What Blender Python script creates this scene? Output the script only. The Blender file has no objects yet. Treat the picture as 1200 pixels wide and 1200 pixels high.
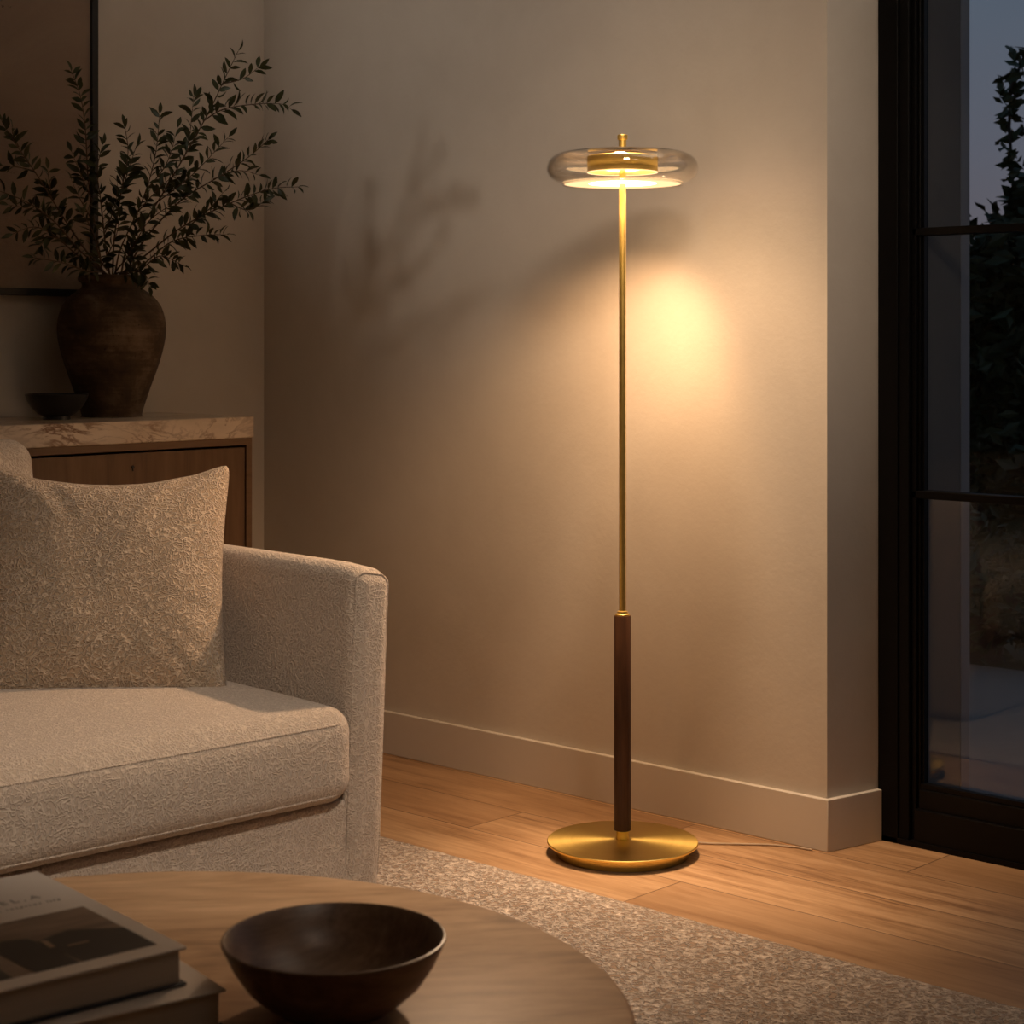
import bpy, bmesh, math, random
from mathutils import Vector, Matrix, noise

C = bpy.context.scene.collection
SC = bpy.context.scene
PI = math.pi
random.seed(7)

# ------------------------------------------------------------------ camera frame
EYE = 1.15                      # eye height, camera stands at the room's origin
A = math.radians(43.0)          # viewing direction, measured from the room's X axis
FW = (math.cos(A), math.sin(A)); RT = (math.sin(A), -math.cos(A))
F = 2150.0

def room(x, d):                 # metres to the right of / ahead of the camera -> room coordinates
    return (RT[0]*x + FW[0]*d, RT[1]*x + FW[1]*d)

def at(px, py, d):              # survey point: direction read from the photo, distance d
    x = (px-600)/F*d
    X, Y = room(x, d)
    return Vector((X, Y, EYE-(py-400)/F*d))

# ------------------------------------------------------------------ object helpers
def obj(name, verts, faces, mat, parent=None, smooth=True, angle=40):
    me = bpy.data.meshes.new(name)
    me.from_pydata([tuple(v) for v in verts], [], faces)
    bm = bmesh.new(); bm.from_mesh(me)
    bmesh.ops.recalc_face_normals(bm, faces=bm.faces)
    bm.to_mesh(me); bm.free()
    mats = mat if isinstance(mat, (list, tuple)) else [mat]
    for m in mats: me.materials.append(m)
    if smooth:
        me.polygons.foreach_set('use_smooth', [True]*len(me.polygons))
        try: me.set_sharp_from_angle(angle=math.radians(angle))
        except Exception: pass
    o = bpy.data.objects.new(name, me); C.objects.link(o)
    if parent: o.parent = parent
    return o

class MB:
    def __init__(s): s.v = []; s.f = []; s.mi = []
    def add(s, v, f, mi=0):
        n = len(s.v); s.v += [tuple(p) for p in v]
        s.f += [tuple(i+n for i in q) for q in f]; s.mi += [mi]*len(f)
        return s
    def build(s, name, mat, parent=None, smooth=True, angle=40, sub=0):
        o = obj(name, s.v, s.f, mat, parent, smooth, angle)
        if isinstance(mat, (list, tuple)): o.data.polygons.foreach_set('material_index', s.mi)
        if sub:
            m = o.modifiers.new('s', 'SUBSURF'); m.levels = sub; m.render_levels = sub
        return o

def box_vf(x0, x1, y0, y1, z0, z1):
    v = [(x, y, z) for z in (z0, z1) for y in (y0, y1) for x in (x0, x1)]
    return v, [(0,2,3,1), (4,5,7,6), (0,1,5,4), (2,6,7,3), (0,4,6,2), (1,3,7,5)]

def bevel(o, w, seg=2):
    m = o.modifiers.new('b', 'BEVEL'); m.width = w; m.segments = seg; m.limit_method = 'ANGLE'
    return o

def box(name, x0, x1, y0, y1, z0, z1, mat, parent=None, bev=0, seg=2):
    v, f = box_vf(x0, x1, y0, y1, z0, z1)
    o = obj(name, v, f, mat, parent, smooth=bev > 0)
    if bev: bevel(o, bev, seg)
    return o

def lathe_vf(prof, n=64, cx=0, cy=0, cap0=True, cap1=True):
    v = []; f = []
    for r, z in prof:
        for k in range(n):
            a = 2*PI*k/n; v.append((cx+r*math.cos(a), cy+r*math.sin(a), z))
    m = len(prof)
    for i in range(m-1):
        for k in range(n):
            k2 = (k+1) % n
            f.append((i*n+k, i*n+k2, (i+1)*n+k2, (i+1)*n+k))
    if cap0: f.append(tuple(range(n-1, -1, -1)))
    if cap1: f.append(tuple((m-1)*n+k for k in range(n)))
    return v, f

def lathe(name, prof, mat, parent=None, n=64, cap0=True, cap1=True, angle=35):
    v, f = lathe_vf(prof, n, 0, 0, cap0, cap1)
    return obj(name, v, f, mat, parent, True, angle)

def tube_vf(pts, rad, n=8, closed=False):
    pts = [Vector(p) for p in pts]; v = []; f = []; m = len(pts)
    up = Vector((0, 0, 1)); prev = None
    for i, p in enumerate(pts):
        if closed: t = pts[(i+1) % m]-pts[i-1]
        else: t = pts[min(i+1, m-1)]-pts[max(i-1, 0)]
        t.normalize()
        if prev is None:
            a = t.cross(up if abs(t.z) < .9 else Vector((1, 0, 0))).normalized()
        else:
            a = (prev-t*prev.dot(t)).normalized()
        prev = a; b = t.cross(a)
        r = rad[i] if isinstance(rad, (list, tuple)) else rad
        for k in range(n):
            q = 2*PI*k/n; v.append(p+a*(r*math.cos(q))+b*(r*math.sin(q)))
    for i in range(m if closed else m-1):
        j = (i+1) % m
        for k in range(n):
            k2 = (k+1) % n; f.append((i*n+k, i*n+k2, j*n+k2, j*n+k))
    if not closed:
        f.append(tuple(range(n-1, -1, -1))); f.append(tuple((m-1)*n+k for k in range(n)))
    return v, f

def rbox_vf(hx, hy, hz, r, seg=5, inner=10, deform=None):
    """box of half sizes hx,hy,hz with round edges of radius r, evenly gridded"""
    def ticks(h):
        rr = min(r, h)
        t = [-h+rr*(1-math.cos(0))*0]
        t = [-h + rr*i/seg for i in range(seg)]
        n = max(1, inner)
        lo, hi = -h+rr, h-rr
        t += [lo+(hi-lo)*i/n for i in range(n+1)]
        t += [h-rr+rr*(i+1)/seg for i in range(seg)]
        return t
    T = [ticks(hx), ticks(hy), ticks(hz)]; H = (hx, hy, hz)
    idx = {}; v = []; f = []
    def vert(i, j, k):
        key = (i, j, k)
        if key in idx: return idx[key]
        p = Vector((T[0][i], T[1][j], T[2][k]))
        q = Vector([max(-(H[a]-min(r, H[a])), min(H[a]-min(r, H[a]), p[a])) for a in range(3)])
        d = p-q
        # map cube offset to sphere offset
        if d.length > 1e-9:
            m = max(abs(c) for c in d); s = Vector([c/r for c in d])
            t = Vector([math.tan(c*PI/4) for c in s]); t.normalize()
            d = t*r*(m/r)
        p = q+d
        if deform: p = Vector(deform(p))
        idx[key] = len(v); v.append(p); return idx[key]
    N = [len(t)-1 for t in T]
    for j in range(N[1]):
        for k in range(N[2]):
            for i in (0, N[0]): f.append((vert(i,j,k), vert(i,j+1,k), vert(i,j+1,k+1), vert(i,j,k+1)))
    for i in range(N[0]):
        for k in range(N[2]):
            for j in (0, N[1]): f.append((vert(i,j,k), vert(i+1,j,k), vert(i+1,j,k+1), vert(i,j,k+1)))
    for i in range(N[0]):
        for j in range(N[1]):
            for k in (0, N[2]): f.append((vert(i,j,k), vert(i+1,j,k), vert(i+1,j+1,k), vert(i,j+1,k)))
    return v, f

def thing(name, label, cat, loc, rotz=0, group=None):
    o = bpy.data.objects.new(name, None); C.objects.link(o)
    o.empty_display_size = .1
    o.location = loc; o.rotation_euler = (0, 0, rotz)
    return tag(o, label, cat, group)

def tag(o, label, cat, group=None, kind=None):
    o['label'] = label; o['category'] = cat
    if group: o['group'] = group
    if kind: o['kind'] = kind
    return o

def struct(o, label=None, cat=None):
    o['kind'] = 'structure'
    if label: o['label'] = label
    if cat: o['category'] = cat
    return o

# ------------------------------------------------------------------ materials
class N:
    def __init__(s, name):
        s.m = bpy.data.materials.new(name); s.m.use_nodes = True
        s.t = s.m.node_tree; s.t.nodes.clear()
        s.out = s.t.nodes.new('ShaderNodeOutputMaterial')
    def n(s, typ, inputs=None, **attrs):
        nd = s.t.nodes.new(typ)
        for k, v in attrs.items(): setattr(nd, k, v)
        for k, v in (inputs or {}).items():
            if hasattr(v, 'is_linked') or isinstance(v, bpy.types.NodeSocket): s.t.links.new(v, nd.inputs[k])
            elif v is not None: nd.inputs[k].default_value = v
        return nd
    def obj(s): return s.n('ShaderNodeTexCoord').outputs['Object']
    def mapping(s, vec, scale=(1,1,1), rot=(0,0,0), loc=(0,0,0)):
        return s.n('ShaderNodeMapping', {'Vector': vec, 'Scale': scale, 'Rotation': rot, 'Location': loc}).outputs[0]
    def noise(s, vec, scale, detail=3, rough=.55, dist=0):
        return s.n('ShaderNodeTexNoise', {'Vector': vec, 'Scale': scale, 'Detail': detail, 'Roughness': rough, 'Distortion': dist}).outputs['Fac']
    def ramp(s, fac, stops):
        r = s.n('ShaderNodeValToRGB', {'Fac': fac}); e = r.color_ramp.elements
        while len(e) > 1: e.remove(e[-1])
        for i, (p, c) in enumerate(stops):
            el = e[0] if i == 0 else e.new(p)
            el.position = p; el.color = (*c, 1) if len(c) == 3 else c
        return r.outputs[0]
    def math(s, op, a, b=None, c=None):
        return s.n('ShaderNodeMath', {0: a, 1: b, 2: c}, operation=op).outputs[0]
    def mix(s, fac, a, b, blend='MIX'):
        nd = s.n('ShaderNodeMix', data_type='RGBA', blend_type=blend)
        for i, v in ((0, fac), (6, a), (7, b)):
            if isinstance(v, bpy.types.NodeSocket): s.t.links.new(v, nd.inputs[i])
            else: nd.inputs[i].default_value = v if i == 0 else (*v, 1)
        return nd.outputs[2]
    def bump(s, h, dist, strength=1.0, normal=None):
        i = {'Height': h, 'Distance': dist, 'Strength': strength}
        if normal is not None: i['Normal'] = normal
        return s.n('ShaderNodeBump', i).outputs[0]
    def bsdf(s, col, rough, metal=0, normal=None, spec=.5, **kw):
        i = {'Base Color': (*col, 1) if isinstance(col, tuple) else col, 'Roughness': rough, 'Metallic': metal, 'Specular IOR Level': spec}
        if normal is not None: i['Normal'] = normal
        b = s.n('ShaderNodeBsdfPrincipled', i)
        for k, v in kw.items():
            k = k.replace('_', ' ')
            if isinstance(v, bpy.types.NodeSocket): s.t.links.new(v, b.inputs[k])
            else: b.inputs[k].default_value = v
        return b.outputs[0]
    def done(s, sh):
        s.t.links.new(sh, s.out.inputs[0]); return s.m

def m_plain(name, col, rough=.5, metal=0, spec=.5, var=.08, scale=30):
    g = N(name); v = g.obj()
    c = g.mix(g.noise(v, scale, 4), tuple(x*(1-var) for x in col), tuple(min(1, x*(1+var)) for x in col))
    return g.done(g.bsdf(c, rough, metal, None, spec))

def m_plaster(name, c0, c1, bump=.0012):
    g = N(name); v = g.obj()
    a = g.noise(v, 1.6, 5, .6, .8); b = g.noise(v, 9, 5, .65)
    f = g.math('ADD', g.math('MULTIPLY', a, .7), g.math('MULTIPLY', b, .3))
    c = g.ramp(f, [(.32, c0), (.68, c1)])
    nb = g.bump(g.noise(v, 60, 5, .6), bump, .5, g.bump(a, .01, .25))
    return g.done(g.bsdf(c, .85, 0, nb, .25))

def m_boucle(name, c0, c1, scale, dist, strength=1.0, pale=None):
    """looped wool: wormy ridges made from the zero lines of two noises"""
    g = N(name); v = g.obj()
    wv = g.n('ShaderNodeVectorMath', {0: v, 1: g.n('ShaderNodeVectorMath', {0: g.n('ShaderNodeTexNoise', {'Vector': v, 'Scale': scale*.6, 'Detail': 1}).outputs['Color'], 1: (.010, .010, .010)}, operation='MULTIPLY').outputs[0]}, operation='ADD').outputs[0]
    def worm(sc, off):
        n = g.noise(g.mapping(wv, loc=(off, off*.7, off*1.3)), sc, 0, .5)
        return g.math('SUBTRACT', 1.0, g.math('MINIMUM', g.math('MULTIPLY', g.math('ABSOLUTE', g.math('SUBTRACT', n, .5)), 11.0), 1.0))
    w = g.math('MAXIMUM', worm(scale, 0), g.math('MULTIPLY', worm(scale*1.15, 3.7), .85))
    w = g.math('POWER', w, .9)
    big = g.noise(v, 7, 3)
    c = g.mix(w, c0, c1)
    c = g.mix(g.math('MULTIPLY', big, .25), c, tuple(x*.8 for x in c0))
    nb = g.bump(g.math('ADD', w, g.math('MULTIPLY', g.noise(v, scale*4, 2), .25)), dist, strength)
    return g.done(g.bsdf(c, .95, 0, nb, .1, Sheen_Weight=.25, Sheen_Roughness=.5))

def m_wood(name, c0, c1, c2, axis='Z', scale=1.0, rough=.5, spec=.4, stretch=14, bump=.0004):
    g = N(name); v = g.obj()
    s = {'X': (1/stretch, 1, 1), 'Y': (1, 1/stretch, 1), 'Z': (1, 1, 1/stretch)}[axis]
    s = tuple(a*scale for a in s)
    mv = g.mapping(v, s)
    a = g.noise(mv, 22, 6, .62, 1.2); b = g.noise(mv, 110, 3, .6); d = g.noise(mv, 5, 3, .5, .6)
    f = g.math('ADD', g.math('MULTIPLY', a, .5), g.math('ADD', g.math('MULTIPLY', b, .22), g.math('MULTIPLY', d, .28)))
    c = g.ramp(f, [(.34, c0), (.5, c1), (.66, c2)])
    return g.done(g.bsdf(c, rough, 0, g.bump(f, bump, .6), spec))

def m_floor(name):
    g = N(name); v = g.obj()
    sp = g.n('ShaderNodeSeparateXYZ', {0: v}); X, Y = sp.outputs[0], sp.outputs[1]
    pu = g.math('DIVIDE', g.math('SUBTRACT', X, 3.100-.195*40), .195)
    pi_ = g.math('FLOOR', pu); fu = g.math('FRACT', pu)
    rnd = g.n('ShaderNodeTexWhiteNoise', {'W': pi_}, noise_dimensions='1D').outputs['Value']
    pv = g.math('DIVIDE', g.math('ADD', Y, g.math('ADD', 40.0, g.math('MULTIPLY', rnd, 7.3))), 2.1)
    pj = g.math('FLOOR', pv); fv = g.math('FRACT', pv)
    idv = g.math('ADD', pi_, g.math('MULTIPLY', pj, 17.31))
    r2 = g.n('ShaderNodeTexWhiteNoise', {'W': idv}, noise_dimensions='1D').outputs['Value']
    eu = g.math('MULTIPLY', g.math('MINIMUM', fu, g.math('SUBTRACT', 1.0, fu)), .195)
    ev = g.math('MULTIPLY', g.math('MINIMUM', fv, g.math('SUBTRACT', 1.0, fv)), 2.1)
    e = g.math('MINIMUM', eu, ev)
    seam = g.math('SUBTRACT', 1.0, g.math('MINIMUM', g.math('DIVIDE', e, .0028), 1.0))
    gv = g.n('ShaderNodeCombineXYZ', {0: g.math('MULTIPLY', X, 1.0), 1: g.math('MULTIPLY', Y, .07), 2: g.math('MULTIPLY', r2, 31.0)}).outputs[0]
    a = g.noise(gv, 26, 6, .6, 1.4); b = g.noise(gv, 150, 3, .6); d = g.noise(gv, 7, 2, .5, 1.0)
    f = g.math('ADD', g.math('MULTIPLY', a, .5), g.math('ADD', g.math('MULTIPLY', b, .2), g.math('MULTIPLY', d, .3)))
    c = g.ramp(f, [(.36, (.15, .072, .030)), (.47, (.37, .215, .105)), (.60, (.53, .335, .18))])
    c = g.mix(g.math('MULTIPLY', r2, .5), c, (.25, .13, .058))
    c = g.mix(g.math('MULTIPLY', seam, .85), c, (.06, .03, .015))
    nb = g.bump(g.math('SUBTRACT', g.math('MULTIPLY', f, .25), seam), .0012, .7)
    ro = g.math('ADD', .36, g.math('MULTIPLY', f, .18))
    return g.done(g.bsdf(c, ro, 0, nb, .45))

def m_marble(name):
    g = N(name); v = g.obj()
    mv = g.mapping(v, (1.0, 2.2, 2.6), (0, .35, .2))
    n1 = g.noise(mv, 3.6, 8, .60, 1.9)
    w1 = g.math('SUBTRACT', 1.0, g.math('MINIMUM', g.math('MULTIPLY', g.math('ABSOLUTE', g.math('SUBTRACT', n1, .5)), 22.0), 1.0))
    n2 = g.noise(mv, 6.1, 6, .6, 2.0)
    w2 = g.math('SUBTRACT', 1.0, g.math('MINIMUM', g.math('MULTIPLY', g.math('ABSOLUTE', g.math('SUBTRACT', n2, .47)), 30.0), 1.0))
    msk = g.ramp(g.noise(v, 4.5, 2), [(.42, (0, 0, 0)), (.62, (1, 1, 1))])
    w = g.math('MAXIMUM', w1, g.math('MULTIPLY', w2, .85))
    w = g.math('MULTIPLY', w, g.math('ADD', .25, g.math('MULTIPLY', msk, .75)))
    base = g.ramp(g.noise(mv, 5, 5), [(.3, (.60, .48, .36)), (.7, (.78, .66, .53))])
    c = g.mix(w, base, (.17, .065, .02))
    return g.done(g.bsdf(c, .28, 0, None, .45))

def m_brass(name, radial=False, rough=.24):
    g = N(name); v = g.obj()
    sp = g.n('ShaderNodeSeparateXYZ', {0: v})
    rr = g.math('SQRT', g.math('ADD', g.math('MULTIPLY', sp.outputs[0], sp.outputs[0]), g.math('MULTIPLY', sp.outputs[1], sp.outputs[1])))
    rv = g.n('ShaderNodeCombineXYZ', {0: rr, 1: 0.0, 2: g.math('MULTIPLY', sp.outputs[2], .2)}).outputs[0]
    n = g.noise(rv, 420, 2)
    c = g.mix(n, (.79, .56, .15), (.91, .68, .21))
    ro = g.math('ADD', rough-.03, g.math('MULTIPLY', n, .06))
    if radial:
        tg = g.n('ShaderNodeTangent', direction_type='RADIAL', axis='Z').outputs[0]
        return g.done(g.bsdf(c, ro, 1, None, .5, Anisotropic=.75, Tangent=tg))
    return g.done(g.bsdf(c, ro, 1))

def m_glass(name, tint, edge, ior=1.45, refl=1.0):
    """thin clear sheet: lets light straight through, mirrors by Fresnel"""
    g = N(name)
    lw = g.n('ShaderNodeLayerWeight', {'Blend': .5}).outputs['Facing']
    f0 = ((ior-1)/(ior+1))**2
    fr = g.math('ADD', f0, g.math('MULTIPLY', 1-f0, g.math('POWER', lw, 5.0)))
    tc = g.mix(g.math('POWER', lw, 4.0), tint, edge)
    tr = g.n('ShaderNodeBsdfTransparent', {'Color': tc}).outputs[0]
    gl = g.n('ShaderNodeBsdfGlossy', {'Color': (1, 1, 1, 1), 'Roughness': .015}).outputs[0]
    mx = g.n('ShaderNodeMixShader', {0: g.math('MULTIPLY', fr, refl), 1: tr, 2: gl}).outputs[0]
    return g.done(mx)

def m_emit(name, col, st):
    g = N(name); return g.done(g.n('ShaderNodeEmission', {'Color': (*col, 1), 'Strength': st}).outputs[0])

def m_clay(name):
    g = N(name); v = g.obj()
    a = g.noise(v, 9, 6, .68, .4); b = g.noise(g.mapping(v, (1, 1, 9)), 11, 4, .6); p = g.noise(v, 95, 4, .7)
    f = g.math('ADD', g.math('MULTIPLY', a, .78), g.math('MULTIPLY', b, .22))
    c = g.ramp(f, [(.34, (.04, .027, .017)), (.5, (.085, .054, .031)), (.66, (.20, .14, .09))])
    pit = g.ramp(p, [(.30, (1, 1, 1)), (.36, (0, 0, 0))])
    c = g.mix(pit, c, (.035, .02, .01))
    h = g.math('SUBTRACT', f, g.math('MULTIPLY', pit, .5))
    return g.done(g.bsdf(c, .8, 0, g.bump(h, .006, .8), .3))

def m_rug(name):
    g = N(name); v = g.obj()
    wv = g.n('ShaderNodeVectorMath', {0: v, 1: g.n('ShaderNodeVectorMath', {0: g.n('ShaderNodeTexNoise', {'Vector': v, 'Scale': 75.0, 'Detail': 1}).outputs['Color'], 1: (.013, .013, .013)}, operation='MULTIPLY').outputs[0]}, operation='ADD').outputs[0]
    def worm(sc, off):
        n = g.noise(g.mapping(wv, (1, .7, 1), loc=(off, off*.7, off*1.3)), sc, 0)
        return g.math('SUBTRACT', 1.0, g.math('MINIMUM', g.math('MULTIPLY', g.math('ABSOLUTE', g.math('SUBTRACT', n, .5)), 8.0), 1.0))
    w = g.math('MAXIMUM', worm(72, 0), worm(84, 3.1))
    cv = g.noise(v, 14, 3)
    row = g.noise(g.mapping(v, (9, .6, 1)), 3, 2)
    c = g.ramp(w, [(.0, (.30, .20, .13)), (.4, (.58, .45, .34)), (1, (.86, .72, .585))])
    c = g.mix(g.math('MULTIPLY', cv, .4), c, (.45, .33, .235))
    c = g.mix(g.math('MULTIPLY', row, .25), c, (.40, .29, .20))
    return g.done(g.bsdf(c, .95, 0, g.bump(w, .006, 1.0), .1, Sheen_Weight=.2))

def m_canvas(name):
    g = N(name); v = g.obj()
    a = g.noise(v, 2.3, 6, .65, .8); b = g.noise(v, 38, 5, .7); e = g.noise(g.mapping(v, (1, 1, 2)), 90, 3)
    c = g.ramp(a, [(.3, (.24, .17, .125)), (.55, (.31, .23, .17)), (.75, (.38, .29, .225))])
    c = g.mix(g.math('MULTIPLY', b, .25), c, (.19, .135, .10))
    sp = g.ramp(g.noise(v, 24, 4, .7), [(.70, (0, 0, 0)), (.73, (1, 1, 1))])
    c = g.mix(g.math('MULTIPLY', sp, .8), c, (.06, .045, .035))
    return g.done(g.bsdf(c, .9, 0, g.bump(g.math('ADD', b, e), .002, .6), .2))

def m_leaf(name, c0, c1):
    g = N(name)
    oi = g.noise(g.obj(), 17, 2)
    c = g.mix(oi, c0, c1)
    return g.done(g.bsdf(c, .5, 0, None, .35))

def m_photo(name):
    """printed cover picture: a dim room with dark furniture shapes"""
    g = N(name); v = g.obj()
    sp = g.n('ShaderNodeSeparateXYZ', {0: v}); u, w = sp.outputs[0], sp.outputs[1]
    a = g.noise(g.mapping(v, (3, 14, 1), (0, 0, .1)), 2.5, 4)
    c = g.ramp(a, [(.3, (.13, .085, .06)), (.6, (.27, .185, .125))])
    return g.done(g.bsdf(c, .4, 0, None, .4))

PLASTER = m_plaster('warm_plaster', (.56, .505, .435), (.64, .585, .51))
TRIM = m_plain('trim_paint', (.63, .58, .51), .55, var=.02)
CEIL = m_plaster('ceiling_paint', (.60, .55, .48), (.66, .61, .54))
FLOOR = m_floor('oak_planks')
DARK = m_plain('dark_bronze_frame', (.0045, .0038, .0036), .5, 0, .12)
LEAFM = m_plain('dark_bronze_leaf', (.0035, .0030, .0029), .42, 0, .16)
BLACK = m_plain('black_lacquer', (.012, .010, .009), .4, 0, .4)
MARBLE = m_marble('veined_marble')
WALNUT = m_wood('cabinet_oak', (.085, .045, .022), (.15, .082, .04), (.205, .118, .06), 'Z', 1.0, .5)
WALNUTX = m_wood('cabinet_frame_oak', (.10, .055, .027), (.17, .098, .05), (.22, .13, .07), 'X', 1.0, .5)
SLEEVE = m_wood('walnut_sleeve', (.030, .013, .007), (.065, .028, .013), (.105, .048, .022), 'Z', 1.6, .4, .25)
BRASS = m_brass('brushed_brass', False, .38)
BRASSR = m_brass('spun_brass', True, .34)
SHADE = m_glass('smoky_amber_glass', (.995, .985, .968), (.50, .42, .32), 1.62, 1.5)
WINDOW = m_glass('window_glass', (.80, .80, .80), (.6, .6, .6), 1.45, .8)
GLOW = m_emit('warm_led', (1.0, .62, .28), 14.0)
GLOWUP = m_emit('warm_led_glow', (1.0, .62, .30), 1.6)
GLOWTOP = m_emit('warm_led_back', (1.0, .62, .30), 4.0)
RING = m_emit('warm_led_ring', (1.0, .66, .34), 2.2)
BOUCLE = m_boucle('cream_boucle', (.51, .40, .305), (.68, .555, .435), 100, .0022, .8)
PILLOWM = m_boucle('tan_boucle', (.40, .285, .185), (.70, .535, .385), 100, .0038, .9)
RUG = m_rug('looped_wool')
CLAY = m_clay('rough_clay')
TABLEM = m_wood('streaked_tabletop', (.20, .105, .05), (.47, .275, .14), (.68, .43, .24), 'X', .55, .45, .22, 4.5)
BOWLM = m_wood('dark_turned_wood', (.075, .040, .022), (.16, .090, .052), (.25, .15, .09), 'X', 1.4, .36, .35, 6)
CERAMIC = m_plain('black_ceramic', (.012, .011, .010), .3, 0, .45)
PAPER = m_plain('cover_paper', (.68, .59, .50), .5, var=.03)
PAGES = m_wood('page_edges', (.50, .41, .32), (.58, .485, .39), (.64, .545, .445), 'X', 3.0, .8, .2, 60)
NAVY = m_plain('dark_cover', (.02, .02, .024), .5)
INK = m_plain('ink', (.20, .165, .135), .6)
PHOTO = m_photo('cover_photo')
PHOTOD = m_plain('cover_photo_dark', (.022, .016, .012), .4, var=.3)
PHOTOL = m_plain('cover_photo_light', (.30, .20, .12), .4, var=.2)
CANVAS = m_canvas('plaster_canvas')
LEAF = m_leaf('leaf_green', (.019, .023, .006), (.050, .055, .015))
TWIG = m_plain('twig_bark', (.085, .05, .025), .8)
TREELEAF = m_leaf('tree_leaf', (.016, .03, .012), (.05, .065, .02))
BARK = m_plain('tree_bark', (.05, .04, .032), .9)
PAVING = m_plain('patio_paving', (.27, .21, .18), .75, var=.12, scale=4)
LAWN = m_plain('lawn', (.03, .036, .012), .95, var=.4, scale=6)
RENDER = m_plain('outer_render', (.20, .185, .165), .8, var=.05)
POST = m_plain('outer_post', (.33, .335, .35), .55, var=.05)
CORD = m_plain('clear_cord', (.50, .40, .30), .3)

# ------------------------------------------------------------------ room shell
XW, YB, HC = 3.515, 4.295, 2.75            # lamp wall, back wall, ceiling height
X0, Y0 = -1.7, -1.7
XD = 3.674                                  # room side of the glazed door
YE = 2.305                                  # end of the lamp wall
YR = 2.175                                  # inner edge of the door frame
struct(box('floor', X0-.2, XD+.10, Y0-.2, YB+.2, -.12, 0, FLOOR))
struct(box('ceiling', X0-.2, 3.95, Y0-.2, YB+.2, HC, HC+.15, CEIL))
struct(box('wall_back', X0-.2, XW, YB, YB+.2, 0, HC, PLASTER))
# lamp wall: its end face is slightly splayed towards the door
v = []
plan = [(XW, YB+.2), (XW, YE), (XD+.012, YE-.034), (XD+.012, YB+.2)]
for z in (0, HC):
    v += [(x, y, z) for x, y in plan]
struct(obj('wall_right', v, [(0,1,2,3), (7,6,5,4), (0,4,5,1), (1,5,6,2), (2,6,7,3), (3,7,4,0)], PLASTER, smooth=False))
struct(box('wall_left', X0-.2, X0, Y0, YB, 0, HC, PLASTER))
struct(box('wall_front', X0-.2, 3.95, Y0-.2, Y0, 0, HC, PLASTER))
# wall beyond and above the door opening, on the same side as the lamp wall
DEND = .15
struct(box('wall_door_side', XW, 3.90, Y0, DEND-.09, 0, HC, PLASTER))
struct(box('wall_over_door', XD-.02, 3.90, DEND-.09, YE-.04, 2.52, HC, PLASTER))
# baseboards
BH, BT = .118, .014
plan = [(XW+.001, YB), (XW+.001, YE+.001), (XD-.001, YE-.032), (XD-.001, YE-.032-BT), (XW-BT, YE-BT+.003), (XW-BT, YB)]
v = []
for z in (0, BH):
    v += [(x, y, z) for x, y in plan]
n = len(plan)
bb = obj('baseboard_right', v, [tuple(range(n-1, -1, -1)), tuple(range(n, 2*n))]+[(i, (i+1) % n, (i+1) % n+n, i+n) for i in range(n)], TRIM, smooth=True, angle=20)
bevel(bb, .002, 2); struct(bb)
struct(box('baseboard_back', X0, XW-BT, YB-BT, YB, 0, BH, TRIM, bev=.002))
struct(box('baseboard_left', X0, X0+BT, Y0, YB-BT, 0, BH, TRIM))
struct(box('baseboard_front', X0+BT, XW, Y0, Y0+BT, 0, BH, TRIM))

# ------------------------------------------------------------------ glazed door
door = bpy.data.objects.new('door_1', None); C.objects.link(door); struct(door, 'tall dark bronze glazed door with thin crossbars beside the lamp wall', 'door')
fr = MB()
YT = YE-.034                                # where the frame meets the wall return
# stepped jamb, seen from the room: casing, step, stop
for (xa, xb, ya, yb) in ((XD, 3.735, YT-.052, YT), (XD+.006, 3.735, YT-.078, YT-.052), (XD+.018, 3.735, YT-.090, YT-.078)):
    fr.add(*box_vf(xa, xb, ya, yb, 0, 2.52))
fr.add(*box_vf(XD, 3.735, DEND-.09, DEND, 0, 2.52))
fr.add(*box_vf(XD, 3.735, DEND, YT-.052, 2.44, 2.52))
bevel(fr.build('door_frame', DARK, door, smooth=True), .002, 2)
sl = MB()
ys0 = YT-.090
sl.add(*box_vf(XD+.026, 3.735, YR, ys0, .02, 2.44))            # stile
sl.add(*box_vf(XD+.026, 3.735, DEND, DEND+.10, .02, 2.44))
sl.add(*box_vf(XD+.018, 3.735, DEND+.10, YR, .02, .128))       # bottom rail
sl.add(*box_vf(XD+.006, XD+.026, DEND, ys0, .0, .085))         # stepped lower face
sl.add(*box_vf(XD+.026, 3.735, DEND+.10, YR, 2.34, 2.44))
bevel(sl.build('door_leaf', LEAFM, door, smooth=True), .002, 2)
bd = MB()
bd.add(*box_vf(XD+.026, 3.719, DEND+.10, YR-.0005, .128, .140))
bd.add(*box_vf(XD+.034, 3.719, YR-.005, YR-.0004, .140, 2.34))
bd.build('glazing_bead', LEAFM, door, smooth=False)
for k, z in enumerate((.800, 1.400, 2.000)):
    box('muntin', XD+.018, 3.734, DEND+.10, YR+.02, z-.009, z+.009, DARK, door, bev=.002)
box('glass_pane', 3.720, 3.726, DEND+.10, YR, .128, 2.34, WINDOW, door)
struct(box('trim_threshold', XD-.0, 3.736, DEND-.09, YT, -.02, .012, DARK))
# outer wall thickness and its corner post, seen through the glass
struct(box('wall_outer', 3.736, 3.882, YR+.001, YB, -.1, 3.0, RENDER))
struct(box('trim_post', 3.887, 3.930, YR+.002, YR+.25, -.1, 3.0, POST, bev=.002))

# ------------------------------------------------------------------ outside
struct(box('patio', 3.737, 6.05, -6, 9, -.12, -.03, PAVING), 'grey paved patio outside the glass door', 'patio')
struct(box('lawn', 6.05, 30, -14, 24, -.12, -.05, LAWN), 'dark lawn beyond the patio', 'lawn')

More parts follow.
